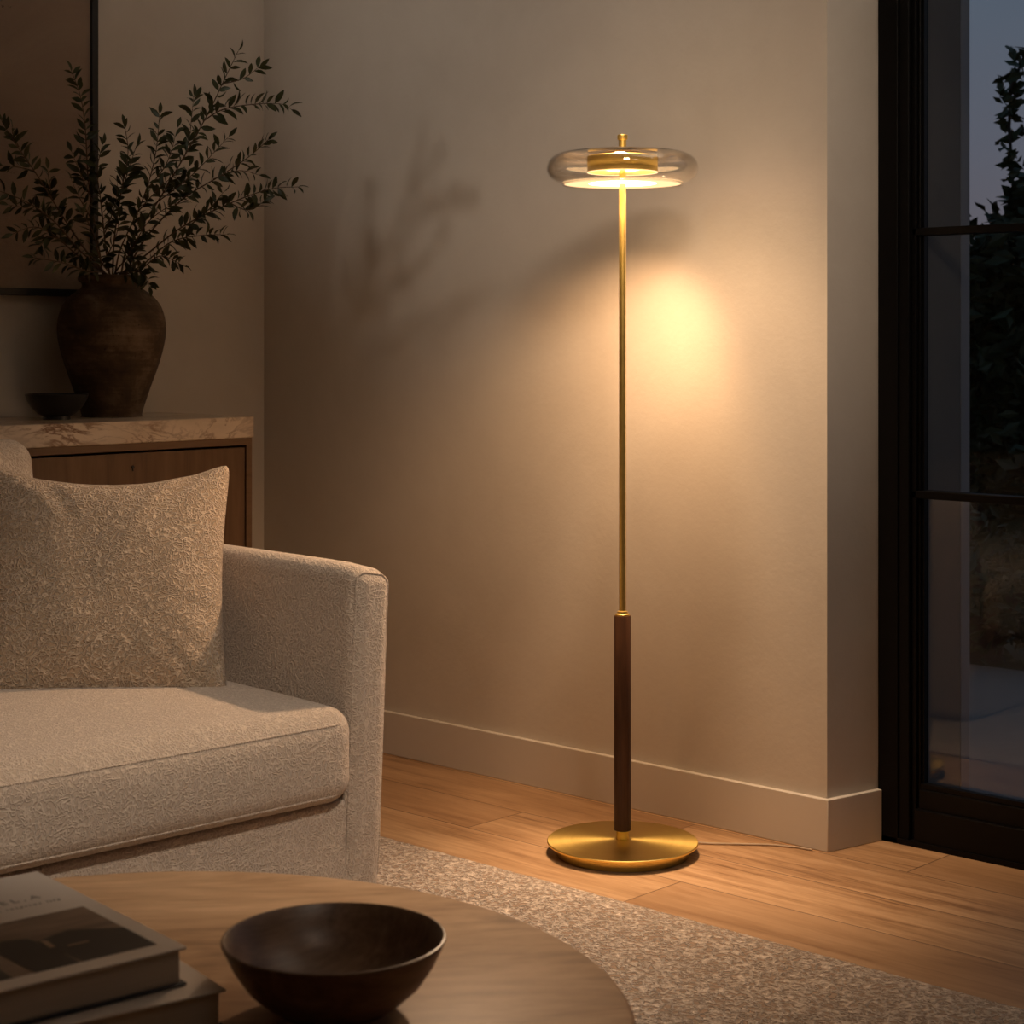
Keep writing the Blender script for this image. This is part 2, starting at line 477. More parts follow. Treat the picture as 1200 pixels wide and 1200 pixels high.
def leaf_cloud(mb, rnd, centre, rad, count, size):
    cx, cy, cz = centre
    for _ in range(count):
        d = Vector((rnd.gauss(0, 1), rnd.gauss(0, 1), rnd.gauss(0, 1))).normalized()*(rnd.random()**.45)
        nz = .75+.5*noise.noise(Vector((d.x*2+cx, d.y*2+cy, d.z*2+cz)))
        p = Vector((cx+d.x*rad[0]*nz, cy+d.y*rad[1]*nz, cz+d.z*rad[2]*nz))
        if p.z < .02: continue
        L = size*rnd.uniform(.6, 1.3)
        ax = Vector((rnd.gauss(0, 1), rnd.gauss(0, 1), rnd.gauss(0, .6))).normalized()
        up = ax.cross(Vector((rnd.gauss(0, 1), rnd.gauss(0, 1), rnd.gauss(0, 1)))).normalized()
        b = ax.cross(up)
        mb.add([p-ax*L*.5, p+b*L*.22+up*L*.06, p+ax*L*.5, p-b*L*.22+up*L*.06], [(0, 1, 2), (0, 2, 3)])

def tree(px, d, trunk_h, blobs, label, name='tree', cat='tree', leaf=.11, seed=1, twigs=()):
    X, Y = room((px-600)/F*d, d)
    root = thing(name, label, cat, (X, Y, -.05), 0, 'trees and shrubs in the dusk garden')
    rnd = random.Random(seed)
    mb = MB()
    for (ox, oy, z, rx, rz, cnt) in blobs: leaf_cloud(mb, rnd, (ox, oy, z), (rx, rx, rz), cnt, leaf)
    tr = MB()
    tr.add(*tube_vf([(0, 0, 0), (.03, .02, trunk_h*.5), (-.02, .05, trunk_h)], [.09, .07, .05], 8))
    for (ox, oy, z, rx, rz, cnt) in blobs:
        tr.add(*tube_vf([(0, .03, min(trunk_h, z)*.75), (ox*.6, oy*.6, (trunk_h*.75+z)/2), (ox, oy, z)], [.045, .03, .012], 6))
    for tw in twigs:
        pts = [Vector(p) for p in tw]
        tr.add(*tube_vf(pts, [.016]+[.008]*(len(pts)-1), 5))
        for a, b in zip(pts[:-1], pts[1:]):
            for k in range(9):
                p = a.lerp(b, (k+rnd.random())/9)
                leaf_cloud(mb, rnd, p, (.09, .09, .09), 4, leaf*.8)
    mb.build('crown', TREELEAF, root, smooth=False)
    tr.build('trunk', BARK, root)
    return root

tree(1145, 8.3, 1.2, [(0, 0, 1.35, .62, .55, 2300), (.2, -.3, 1.75, .35, .35, 600), (-.25, .3, 1.7, .35, .4, 600), (.1, -.1, .75, .66, .8, 2600)],
     'dark bushy tree framed by the middle panes of the glass door', seed=3,
     twigs=[[(.1, -.1, 1.4), (.30, -.02, 1.9), (.30, .0, 2.20), (.22, -.05, 2.36), (.05, -.22, 2.50)], [(.1, -.2, 1.5), (.05, -.3, 1.95), (.02, -.36, 2.1)]])
tree(1250, 10.9, 1.6, [(0, 0, 1.5, 1.0, .62, 2600), (.2, .3, .9, 1.0, .95, 3000), (-.3, -.2, .35, .9, .5, 1500)],
     'dark leafy tree at the right edge of the glass door, behind the bushy one', seed=5)
tree(1150, 6.85, .4, [(0, 0, .28, .42, .36, 1100), (.15, -.2, .2, .3, .26, 500)],
     'low dark shrub at the far edge of the patio', 'shrub', 'shrub', leaf=.07, seed=8)
tree(1390, 13.6, 1.7, [(0, 0, 1.7, 1.2, .9, 1800), (.2, .5, .9, 1.2, .9, 1600)],
     'dark tree deep in the garden behind the others', seed=11)

# ------------------------------------------------------------------ rug
def rug():
    x0, x1, y0, y1 = -.45, 2.895, -.9, 3.34
    nx, ny = 60, 220
    v = []; f = []
    rnd = random.Random(4)
    def top(i, j):
        u, w = i/nx, j/ny
        x = x0+(x1-x0)*u; y = y0+(y1-y0)*w
        z = .013+.002*noise.noise(Vector((x*9, y*9, 0)))
        if i == nx: x += .004*noise.noise(Vector((y*30, 1, 0))); z = .006
        if i == 0 or j in (0, ny): z = .006
        return (x, y, z)
    for j in range(ny+1):
        for i in range(nx+1): v.append(top(i, j))
    for j in range(ny):
        for i in range(nx):
            a = j*(nx+1)+i; f.append((a, a+1, a+nx+2, a+nx+1))
    ring = [j for j in range(nx+1)]+[j*(nx+1)+nx for j in range(1, ny+1)]+[ny*(nx+1)+i for i in range(nx-1, -1, -1)]+[j*(nx+1) for j in range(ny-1, 0, -1)]
    base = len(v)
    for r in ring: v.append((v[r][0], v[r][1], .0))
    m = len(ring)
    for k in range(m):
        k2 = (k+1) % m; f.append((ring[k], ring[k2], base+k2, base+k))
    f.append(tuple(base+k for k in range(m)))
    o = obj('rug', v, f, RUG)
    tag(o, 'beige looped wool rug under the sofa and the round table', 'rug')
rug()

# ------------------------------------------------------------------ floor lamp
LX, LY = room((729.5-600)/F*4.12, 4.12)
lamp = thing('floor_lamp', 'brass floor lamp with a lit disc glass shade and walnut stem', 'floor lamp', (LX, LY, 0))
lathe('base', [(.0, .0), (.146, .0), (.148, .001), (.151, .0185), (.153, .020), (.1685, .0245), (.1695, .026), (.1695, .0285), (.168, .030), (.10, .0315), (.012, .033)], BRASSR, lamp, 128, cap0=False)
lathe('collar', [(.0140, .030), (.0140, .052), (.0150, .0525)], BRASS, lamp, 48)
lathe('stem_sleeve', [(.0165, .052), (.0190, .0535), (.0192, .30), (.0190, .532), (.0178, .5345)], SLEEVE, lamp, 64)
lathe('ferrule', [(.0165, .5335), (.0165, .5375), (.0120, .5400), (.0120, .5440), (.0080, .5455)], BRASS, lamp, 48)
lathe('pole', [(.0078, .540), (.0078, 1.535)], BRASS, lamp, 32)
lathe('drum', [(.0785, 1.5300), (.0790, 1.5315), (.0790, 1.5640), (.0775, 1.5660), (.02, 1.5660)], BRASSR, lamp, 96, cap0=True)
lathe('flange', [(.010, 1.5700), (.0415, 1.5740), (.0425, 1.5750), (.0425, 1.5805), (.0410, 1.5820), (.009, 1.5835)], BRASS, lamp, 64)
lathe('finial', [(.0085, 1.5830), (.0085, 1.6020), (.0115, 1.6035), (.0118, 1.6125), (.0105, 1.6140)], BRASS, lamp, 40)
# glass shade: flattened ring, open at the foot where the light disc sits
prof = []
r0, zc, hh, rr = .171, 1.5385, .0355, .046
for k in range(25):
    a = -PI/2+PI*k/24
    prof.append((r0-rr+rr*math.copysign(abs(math.cos(a))**.85, 1), zc+hh*math.sin(a)))
prof = [(.1365, 1.5032)]+prof[1:]+[(.09, 1.5745), (.042, 1.5745)]
sh = lathe('glass_shade', prof, SHADE, lamp, 128, cap0=False, cap1=False, angle=80)
so = sh.modifiers.new('t', 'SOLIDIFY'); so.thickness = .003; so.offset = -1
ld = MB()
ld.add(*lathe_vf([(.076, 1.5060), (.0765, 1.5050), (.076, 1.5038), (.0085, 1.5038)], 96, 0, 0, False, False), mi=0)
ld.add(*lathe_vf([(.136, 1.5050), (.136, 1.5042), (.0765, 1.5042)], 96, 0, 0, False, False), mi=1)
ld.add(*lathe_vf([(.0085, 1.5060), (.076, 1.5060), (.0765, 1.5055), (.136, 1.5050)], 96, 0, 0, False, False), mi=2)
ld.build('light_disc', [GLOW, GLOWUP, GLOWTOP], lamp)
lathe('led_ring', [(.0762, 1.5299), (.0762, 1.5284), (.0792, 1.5284), (.0792, 1.5299)], RING, lamp, 64, cap0=False, cap1=False)
cp = []
for x, y, z in ((.166, -.06, .004), (.19, -.10, .003), (.235, -.155, .003), (.275, -.205, .003), (.300, -.262, .003), (.306, -.300, .003)):
    cp.append((x, y, z))
MB().add(*tube_vf(cp, .0022, 8)).build('cord', CORD, lamp)['label'] = 'clear cord'

# ------------------------------------------------------------------ sofa
SR = math.radians(-3.5); SX, SY = 2.549, 2.720
sofa = thing('sofa', 'cream boucle sofa with a slim upright arm on the beige rug', 'sofa', (SX, SY, .0155), SR)
def SV(u, v, z):                 # sofa point -> room
    c, s = math.cos(SR), math.sin(SR)
    return Vector((SX+u*c-v*s, SY+u*s+v*c, .0155+z))
AT = .098; AH = .686; SD = .975; SL = 2.02
def arm(u0, lean):
    def df(p):
        q = Vector(p); t = (q.z+AH/2)/AH
        q.x += lean*(t-.5)*.030
        # the front bellies slightly
        q.y += -.004*math.cos(q.z/AH*PI) if q.y < 0 else 0
        return crest(q)
    def crest(q):
        # the top falls away softly towards the front and the outside
        t = (q.z+AH/2)/AH
        if t > .82:
            k = (t-.82)/.18
            o_ = max(0, min(1, (lean*q.x+AT/2)/AT))
            fr_ = math.exp(-max(0, q.y+SD/2)/.045)
            q.z -= k*(.008*o_*o_+.014*fr_*(.35+.65*o_))
        return q
    v, f = rbox_vf(AT/2, SD/2, AH/2, .033, 6, 12, df)
    v = [Vector((p[0]+u0, p[1]+SD/2, p[2]+AH/2)) for p in v]
    o = obj('arm', v, f, BOUCLE, sofa, True, 80)
    # welt along the inside and outside edge of the front panel
    mb = MB()
    for sx in (1,):
        pts = []
        hx, hz, r = AT/2-.0108, AH/2-.0115, .022
        yy = .013
        for k in range(30): pts.append((-hx, yy, -hz+.05+(2*hz-.05-r)*k/29))
        for k in range(1, 9):
            a = PI-PI/2*k/8; pts.append((-hx+r+r*math.cos(a), yy, hz-r+r*math.sin(a)))
        for k in range(1, 9):
            a = PI/2-PI/2*k/8; pts.append((hx-r+r*math.cos(a), yy, hz-r+r*math.sin(a)))
        for k in range(1, 30): pts.append((hx, yy, hz-r-(2*hz-.05-r)*k/29))
        w = []
        for p in pts:
            t = (p[2]+AH/2)/AH
            # push the welt out onto the rounded skin
            x = p[0]*1.06
            q = crest(Vector((x+lean*(t-.5)*.030, p[1]-.004-SD/2, p[2]*1.010)))
            w.append(Vector((q.x+u0, p[1]-.004, q.z+AH/2)))
        mb.add(*tube_vf(w, .0025, 6))
    mb.build('piping', BOUCLE, o)
    return o
arm(-AT/2, 1)
arm(-SL+AT/2, -1)
# base rail and back
def soft(name, u0, u1, v0, v1, z0, z1, r, parent=sofa, puff=0, mat=BOUCLE, inner=12, crown=0):
    hx, hy, hz = (u1-u0)/2, (v1-v0)/2, (z1-z0)/2
    def df(p):
        q = Vector(p); a, b, c = q.x/hx, q.y/hy, q.z/hz
        if c > 0: q.z += puff*(1-a*a)*(1-b*b)*c
        if crown and b < 0: q.y -= crown*(1-a*a)*(1-c*c)*(-b)
        return q+Vector(((u0+u1)/2, (v0+v1)/2, (z0+z1)/2))
    v, f = rbox_vf(hx, hy, hz, r, 6, inner, df)
    return obj(name, v, f, mat, parent, True, 80)
soft('base', -SL+AT+.004, -AT-.003, .004, SD-.06, .0, .222, .010)
soft('backrest', -SL+.03, -AT+.02, SD-.115, SD, .02, .66, .045)
def seat(u0, u1):
    r = .052; z0, z1, v0, v1 = .223, .4145, -.036, .80
    o = soft('seat_cushion', u0, u1, v0, v1, z0, z1, r, puff=.018, inner=18, crown=.012)
    mb = MB()
    for z, k in ((z1-.030, 1), (z0+.022, -1)):
        off = r-math.sqrt(max(0, r*r-(r-(z1-z if k > 0 else z-z0))**2))
        pts = []
        ua, ub, va = u0+off, u1-off, v0+off
        rc = r
        for q in range(16): pts.append((ua, v0+.5-(.5-rc-off)*q/15, z))
        for q in range(1, 8):
            a = PI+PI/2*q/8; pts.append((ua+rc+rc*math.cos(a), va+rc+rc*math.sin(a), z))
        for q in range(25):
            uu = ua+rc+(ub-ua-2*rc)*q/24
            c = ((uu-(u0+u1)/2)/((u1-u0)/2))
            zz = (z-(z0+z1)/2)/((z1-z0)/2)
            pts.append((uu, va-.012*(1-c*c)*(1-zz*zz), z+(.018*(1-c*c)*.0)))
        for q in range(1, 8):
            a = 1.5*PI+PI/2*q/8; pts.append((ub-rc+rc*math.cos(a), va+rc+rc*math.sin(a), z))
        for q in range(16): pts.append((ub, va+rc+(.5-rc-off)*q/15, z))
        mb.add(*tube_vf(pts, .0026, 6))
    mb.build('piping', BOUCLE, o)
seat(-.985, -AT-.005)
seat(-SL+AT+.006, -.99)

# ------------------------------------------------------------------ cushions
def pillow_vf(W, Hh, T, side=.06, top=.2, bottom=.03, seed=0, n=44, wr=.006):
    v = []; f = []; idx = {}
    def pt(i, j, s):
        a, b = -1+2*i/n, -1+2*j/n
        edge = i in (0, n) or j in (0, n)
        key = (i, j, 0 if edge else s)
        if key in idx: return idx[key]
        # edges bow inwards, corners stay out
        x = W/2*a*(1-side*(1-b*b)*abs(a)**3); y = Hh/2*b*(1-(top if b > 0 else bottom)*(1-a*a)*abs(b)**3)
        # round the corner tips
        q = (abs(a)*abs(b))**14
        x *= 1-.045*q; y *= 1-.045*q
        t = (max(0, 1-abs(a)**2.6)*max(0, 1-abs(b)**2.6))**.55
        z = s*T/2*t
        if not edge:
            m = (1-t)
            ang = math.atan2(b, a)
            z += s*wr*m*t*4*noise.noise(Vector((math.cos(ang)*7+seed, math.sin(ang)*7, s*3)))
            z += s*wr*1.2*noise.noise(Vector((a*2.2+seed, b*2.2, s)))*t
        idx[key] = len(v); v.append(Vector((x, y, z))); return idx[key]
    for s in (-1, 1):
        for i in range(n):
            for j in range(n): f.append((pt(i,j,s), pt(i+1,j,s), pt(i+1,j+1,s), pt(i,j+1,s)))
    return v, f

def place(o, centre, right, up):
    r = right.normalized(); nrm = r.cross(up).normalized(); u = nrm.cross(r)
    o.matrix_world = Matrix(((r.x, u.x, nrm.x, centre.x), (r.y, u.y, nrm.y, centre.y), (r.z, u.z, nrm.z, centre.z), (0, 0, 0, 1)))

BR = at(281, 820, 3.80); TR = at(252, 546, 3.98); BL = at(-12, 826, 3.73)
Rv = (BR-BL); Uv = (TR-BR)
v, f = pillow_vf(Rv.length*1.03, Uv.length*1.04, .175, .07, .23, .03, 3, 52, .006)
pil = obj('throw_pillow', v, f, PILLOWM, None, True, 80)
place(pil, BR-Rv/2+Uv/2, Rv, Uv)
tag(pil, 'square tan boucle throw pillow leaning in the corner of the sofa', 'pillow')
# seam round the pillow edge
# back cushion peeking out behind it
TRc = SV(-.325, .885, .915); Rc = SV(-.335, .80, .9)-SV(-.98, .80, .9); Uc = SV(0, .80, .93)-SV(0, .70, .43)
def cushion():
    v, f = rbox_vf(.33, .25, .075, .055, 6, 14, lambda p: (p.x, p.y, p.z*(1+.25*(1-(p.x/.33)**2)*(1-(p.y/.25)**2))))
    o = obj('back_cushion', v, f, BOUCLE, None, True, 80)
    rn = Rc.normalized(); un = Uc.normalized()
    place(o, TRc-rn*.33-un*.25+rn.cross(un)*-.02, Rc, Uc)
    tag(o, 'cream back cushion peeking out behind the tan throw pillow', 'cushion')
cushion()

# ------------------------------------------------------------------ sideboard
CY, CXR, CXL, CZ = 3.86, 3.126, .97, .949
cab = thing('sideboard', 'oak sideboard with a thick veined marble top behind the sofa', 'sideboard', ((CXL+CXR)/2, (CY+YB)/2, 0))
ox, oy = (CXL+CXR)/2, (CY+YB)/2
def cb(name, x0, x1, y0, y1, z0, z1, mat, parent=cab, bev=.0015): return box(name, x0-ox, x1-ox, y0-oy, y1-oy, z0, z1, mat, parent, bev)
TH = .057
cb('countertop', CXL, CXR, CY, YB-.016, CZ-TH, CZ, MARBLE, bev=.003)
car = MB()
def cbm(x0, x1, y0, y1, z0, z1): car.add(*box_vf(x0-ox, x1-ox, y0-oy, y1-oy, z0, z1))
zt = CZ-TH; FT = .019; yf = CY+.004
cbm(CXL+.004, CXR-.004, yf, YB-.016, zt-FT, zt)
cbm(CXL+.004, CXR-.004, yf, YB-.016, .08, .10)
cbm(CXR-.004-FT, CXR-.004, yf, YB-.016, .10, zt-FT)
cbm(CXL+.004, CXL+.004+FT, yf, YB-.016, .10, zt-FT)
cbm(CXL+.02, CXR-.02, YB-.03, YB-.016, .10, zt-FT)
cbm(CXL+.06, CXR-.06, yf+.06, YB-.03, 0, .08)
dw = (CXR-CXL-.008-2*FT)/3
for k in (1, 2): cbm(CXL+.004+FT+dw*k-.008, CXL+.004+FT+dw*k+.008, yf+.03, YB-.03, .10, zt-FT)
bevel(car.build('carcass', WALNUTX, cab, smooth=True), .001, 2)
for k in range(3):
    x0 = CXL+.004+FT+dw*k+.004; x1 = CXL+.004+FT+dw*(k+1)-.004
    d = cb('door', x0, x1, yf+.002, yf+.022, .104, zt-FT-.006, WALNUT)
    kx = x0+.335
    vv, ff = lathe_vf([(.0, .0), (.0045, .0), (.0045, .004)], 16)
    kv = [(p[0]*.8+kx-ox, -p[2]+yf+.0025-oy, p[1]*.8+.832) for p in vv]
    kh = MB().add(kv, ff)
    kh.add(*box_vf(kx-.0012-ox, kx+.0012-ox, yf-.001-oy, yf+.003-oy, .822, .832))
    kh.build('keyhole', BLACK, d)['label'] = 'small black keyhole'

# vase
VD = 4.9
VX, VY = room((131-600)/F*VD, VD)
s = VD/F
vp = [(0, 0), (33, 0), (34.5, 2), (37, 11), (45, 35), (54, 60), (60, 82), (62.5, 98), (62, 112), (57.5, 128), (49, 140), (40, 147), (35.3, 150.5), (34.6, 155.5), (38.2, 158.5), (39.2, 161), (38.6, 164), (36.5, 165.5), (34, 164.5), (32, 158), (31.5, 150), (36, 143), (50, 120), (54, 98), (45, 50), (30, 8), (0, 6)]
lp = []
for i in range(len(vp)-1):          # smooth the outline
    p0 = vp[max(i-1, 0)]; p1 = vp[i]; p2 = vp[i+1]; p3 = vp[min(i+2, len(vp)-1)]
    for k in range(3):
        t = k/3
        q = [.5*((2*p1[c])+(-p0[c]+p2[c])*t+(2*p0[c]-5*p1[c]+4*p2[c]-p3[c])*t*t+(-p0[c]+3*p1[c]-3*p2[c]+p3[c])*t**3) for c in (0, 1)]
        lp.append((max(q[0], .001)*s, max(q[1], 0)*s))
lp.append((.001, 6*s))
vase = lathe('vase', lp, CLAY, None, 96, cap0=False, cap1=False, angle=60)
vase.location = (VX, VY, CZ)
tag(vase, 'big dark clay vase full of leafy branches on the marble sideboard', 'vase')

# little bowl beside the vase
BD = 4.72
bx, by = room((66.5-600)/F*BD, BD); s = BD/F
bowl = lathe('bowl', [(.001, 1.5*s), (15*s, 0), (16*s, 0), (15.5*s, 4*s), (22*s, 7*s), (29*s, 14*s), (34*s, 22*s), (36.6*s, 29.5*s), (36*s, 30.2*s), (35*s, 29.5*s), (32*s, 22*s), (26*s, 14*s), (17*s, 9*s), (.001, 7.5*s)], CERAMIC, None, 64, cap0=False, cap1=False, angle=40)
bowl.location = (bx, by, CZ)
tag(bowl, 'small black footed bowl on the marble sideboard before the vase', 'bowl')

# picture
pr = thing('framed_picture', 'large brownish plaster-like painting in a thin black frame on the back wall', 'picture', (2.37, YB, 1.272))
PW, PH, FW_ = 1.07, 1.30, .019
fm = MB()
x1, x0 = 2.906-2.37, 2.906-2.37-PW
for q in ((x0, x1, -.035, -.001, 0, FW_), (x0, x1, -.035, -.001, PH-FW_, PH), (x0, x0+FW_, -.035, -.001, FW_, PH-FW_), (x1-FW_, x1, -.035, -.001, FW_, PH-FW_)): fm.add(*box_vf(*q))
bevel(fm.build('frame', BLACK, pr), .001, 2)
box('canvas', x0+FW_-.001, x1-FW_+.001, -.024, -.002, FW_-.001, PH-FW_+.001, CANVAS, pr)

# ------------------------------------------------------------------ branches
def spline(pts, per=8):
    out = []
    for i in range(len(pts)-1):
        p0 = pts[max(i-1, 0)]; p1 = pts[i]; p2 = pts[i+1]; p3 = pts[min(i+2, len(pts)-1)]
        for k in range(per):
            t = k/per
            out.append(.5*((2*p1)+(-p0+p2)*t+(2*p0-5*p1+4*p2-p3)*t*t+(-p0+3*p1-3*p2+p3)*t**3))
    out.append(pts[-1].copy()); return out

def leaf(mb, p, d, nrm, L, W):
    d = d.normalized(); b = d.cross(nrm).normalized(); n = b.cross(d)
    pts = []
    rows = ((0, 0, 0), (.28, .8, .03), (.55, 1.0, .02), (.8, .62, -.03), (1, 0, -.10))
    q = [p]
    ids = []
    base = []
    v = [p]
    for t, w, z in rows[1:4]:
        c = p+d*(L*t)+n*(L*z)
        v += [c+b*(W*.5*w)+n*(W*.18*w), c, c-b*(W*.5*w)+n*(W*.18*w)]
    v.append(p+d*L+n*(L*rows[4][2]))
    f = [(0, 2, 1), (0, 3, 2), (1, 2, 5, 4), (2, 3, 6, 5), (4, 5, 8, 7), (5, 6, 9, 8), (7, 8, 10), (8, 9, 10)]
    mb.add(v, f)

def branch(paths, label, seed, start=.42, gap=.0140, size=.047):
    """paths: list of pixel paths with depth; the first is the stem, others twigs off it"""
    rnd = random.Random(seed)
    root = thing('leafy_branch', label, 'branch', (VX, VY, CZ+.20), 0, 'green branches in the clay vase')
    o = Vector((VX, VY, CZ+.20))
    st = MB(); lv = MB()
    for pi_, path in enumerate(paths):
        pts = [Vector(p)-o for p in path]
        if pi_ == 0:            # leaves the vase through its mouth
            mouth = CZ+165*VD/F+.004-o.z
            h = Vector((pts[1].x, pts[1].y, 0)); h = h*min(1, .046/max(h.length, 1e-6))*rnd.uniform(.75, 1)
            pts = [Vector((-h.x*.35, -h.y*.35, mouth-.05)), Vector((h.x, h.y, mouth))]+pts[1:]
        sp = spline(pts, 10)
        m = len(sp)
        r0 = .0030 if pi_ == 0 else .0018
        st.add(*tube_vf(sp, [r0*(1-.75*i/(m-1)) for i in range(m)], 6))
        dist = 0; nxt = 0; side = 1
        tot = sum((sp[i+1]-sp[i]).length for i in range(m-1))
        for i in range(m-1):
            seg = sp[i+1]-sp[i]; L = seg.length; t = seg.normalized()
            while nxt < dist+L:
                fr = nxt/tot
                s0 = start if pi_ == 0 else .12
                if fr >= s0:
                    p = sp[i]+t*(nxt-dist)
                    view = Vector((FW[0], FW[1], 0))
                    lat = t.cross(view)
                    if lat.length < .1: lat = Vector((1, 0, 0))
                    lat.normalize()
                    for q in range(2 if rnd.random() < .55 else 1):
                        side = -side
                        dirv = t*rnd.uniform(.35, 1.0)+lat*side*rnd.uniform(.45, 1.05)+view*rnd.uniform(-.7, .7)+Vector((0, 0, rnd.uniform(-.25, .35)))
                        nv = Vector((rnd.uniform(-1, 1), rnd.uniform(-1, 1), rnd.uniform(-.2, 1.2)))
                        if abs(dirv.normalized().dot(nv.normalized())) > .95: nv = Vector((0, 0, 1))
                        k = rnd.uniform(.65, 1.15)*(1.0-.25*fr)
                        leaf(lv, p, dirv, nv, size*k, size*k*.35)
                nxt += gap*rnd.uniform(.7, 1.3)
            dist += L
        d = (sp[-1]-sp[-2]).normalized()
        leaf(lv, sp[-1], d, Vector((rnd.uniform(-1, 1), -1, .5)), size*.7, size*.24)
    st.build('stem', TWIG, root)
    lv.build('leaves', LEAF, root, smooth=True, angle=60)
    return root

def PX(*pts):               # (px, py, distance) list
    return [at(*p) for p in pts]

B = [
 ([PX((134,345,4.90),(150,290,4.86),(190,228,4.78),(240,140,4.70),(262,95,4.68),(279,60,4.68)),
   PX((238,142,4.70),(262,128,4.66),(300,122,4.62),(330,122,4.60),(341,128,4.60)),
   PX((215,188,4.74),(222,160,4.76),(227,112,4.78)),
   PX((180,240,4.80),(225,205,4.74),(268,160,4.70)),
   PX((262,98,4.68),(285,92,4.66),(304,78,4.65))],
  'leafy branch reaching highest up to the right of the vase', 1),
 ([PX((140,345,4.90),(170,280,4.84),(212,235,4.78),(255,208,4.72),(290,185,4.68),(314,164,4.66)),
   PX((250,210,4.72),(280,200,4.72),(303,205,4.72)),
   PX((205,240,4.78),(215,215,4.84),(222,195,4.86))],
  'leafy branch slanting right, just below the highest one', 2),
 ([PX((138,345,4.90),(172,298,4.82),(215,265,4.74),(270,238,4.66),(315,222,4.60),(349,219,4.56)),
   PX((270,238,4.66),(290,246,4.62),(310,236,4.60)),
   PX((225,262,4.73),(245,245,4.68),(262,225,4.66))],
  'leafy branch stretching furthest out to the right', 3),
 ([PX((140,345,4.92),(165,312,4.86),(200,284,4.80),(235,276,4.76),(265,275,4.72))],
  'short leafy branch spreading low to the right over the table top', 4),
 ([PX((142,345,4.90),(165,315,4.80),(188,300,4.72),(216,312,4.66))],
  'lowest leafy twig bending down on the right side of the vase', 5),
 ([PX((126,345,4.90),(116,290,4.84),(104,215,4.76),(100,150,4.72),(94,112,4.70),(84,84,4.68)),
   PX((108,235,4.78),(95,205,4.74),(84,178,4.74)),
   PX((112,265,4.80),(95,235,4.74),(84,212,4.72))],
  'tall leafy branch rising upright before the black picture frame', 6),
 ([PX((122,345,4.88),(98,290,4.74),(70,248,4.62),(44,206,4.52),(18,168,4.46),(2,142,4.44)),
   PX((62,235,4.60),(58,215,4.58),(56,198,4.56)),
   PX((40,200,4.52),(22,196,4.50),(2,194,4.48)),
   PX((22,172,4.48),(16,160,4.46),(14,150,4.44))],
  'leafy branch climbing to the upper left across the painting', 7),
 ([PX((120,345,4.88),(92,292,4.72),(62,258,4.60),(30,236,4.50),(-6,222,4.44)),
   PX((60,256,4.60),(40,246,4.56),(10,240,4.50))],
  'leafy branch leaning far left halfway up the painting', 8),
 ([PX((120,345,4.86),(92,300,4.74),(64,276,4.64),(40,266,4.58),(15,274,4.54)),
   PX((70,280,4.66),(56,278,4.62),(48,288,4.60))],
  'low leafy branch spreading left over the painting\'s lower part', 9),
 ([PX((120,345,4.84),(102,318,4.72),(74,308,4.62),(40,302,4.56))],
  'lowest leafy twig reaching left just above the frame\'s bottom edge', 10),
 ([PX((134,345,4.90),(142,290,4.80),(168,232,4.74),(182,182,4.72),(187,134,4.72)),
   PX((172,222,4.74),(195,192,4.72),(208,150,4.74)),
   PX((160,250,4.76),(185,222,4.70),(205,205,4.68))],
  'leafy branch standing up right of the vase\'s centre', 11),
 ([PX((130,345,4.90),(134,280,4.80),(142,225,4.72),(150,180,4.70),(146,148,4.70)),
   PX((140,232,4.73),(152,195,4.70),(160,170,4.70))],
  'straight leafy branch rising from the middle of the vase', 12),
 ([PX((128,345,4.90),(124,290,4.80),(118,235,4.72),(114,200,4.70),(120,170,4.70)),
   PX((122,275,4.78),(135,240,4.72),(138,212,4.70))],
  'short leafy branch between the upright branch and the middle one', 13),
 ([PX((132,345,4.86),(150,300,4.72),(172,262,4.64),(200,240,4.60)),
   PX((150,300,4.72),(160,270,4.68),(162,245,4.66))],
  'dense short branch filling the bunch right of centre', 14),
 ([PX((128,345,4.86),(118,305,4.70),(108,270,4.62),(96,250,4.60)),
   PX((120,310,4.72),(135,280,4.66),(140,255,4.64))],
  'dense short branch filling the bunch left of centre', 15),
 ([PX((136,345,4.90),(150,318,4.78),(160,285,4.72),(176,268,4.70)),
   PX((146,322,4.80),(160,318,4.74),(172,325,4.70),(175,336,4.68))],
  'small leafy sprig with one leaf drooping over the vase rim', 16),
]
for paths, lab, sd in B: branch(paths, lab, sd)

# ------------------------------------------------------------------ coffee table
TX, TY = room(-.443, 2.023); TZ = .40; TR_ = .582
ct = thing('coffee_table', 'round tan coffee table with a streaked top on the rug', 'coffee table', (TX, TY, 0), -math.radians(47)+.10)
lathe('table_top', [(.001, TZ-.045), (TR_-.012, TZ-.045), (TR_-.003, TZ-.038), (TR_, TZ-.028), (TR_, TZ-.012), (TR_-.002, TZ-.004), (TR_-.008, TZ), (.001, TZ)], TABLEM, ct, 192, cap0=False, cap1=False, angle=50)
lathe('pedestal', [(.001, .0155), (.33, .0155), (.34, .021), (.30, TZ-.046), (.001, TZ-.046)], TABLEM, ct, 96, cap0=False, cap1=False)

# dark turned bowl
bx, by = room((391.5-600)/F*2.061, 2.061)
R_ = .1262; h_ = .080
wb = lathe('bowl', [(.001, .003), (.058, .0), (.062, .001), (.063, .006), (.078, .012), (.098, .030), (.113, .052), (.1235, .074), (.1262, .0795), (.1255, .0815), (.1235, .0820), (.1210, .0800), (.1120, .0620), (.095, .040), (.072, .024), (.045, .0165), (.001, .0145)], BOWLM, None, 128, cap0=False, cap1=False, angle=50)
wb.location = (bx, by, TZ)
tag(wb, 'wide dark brown wooden bowl on the round coffee table', 'bowl')

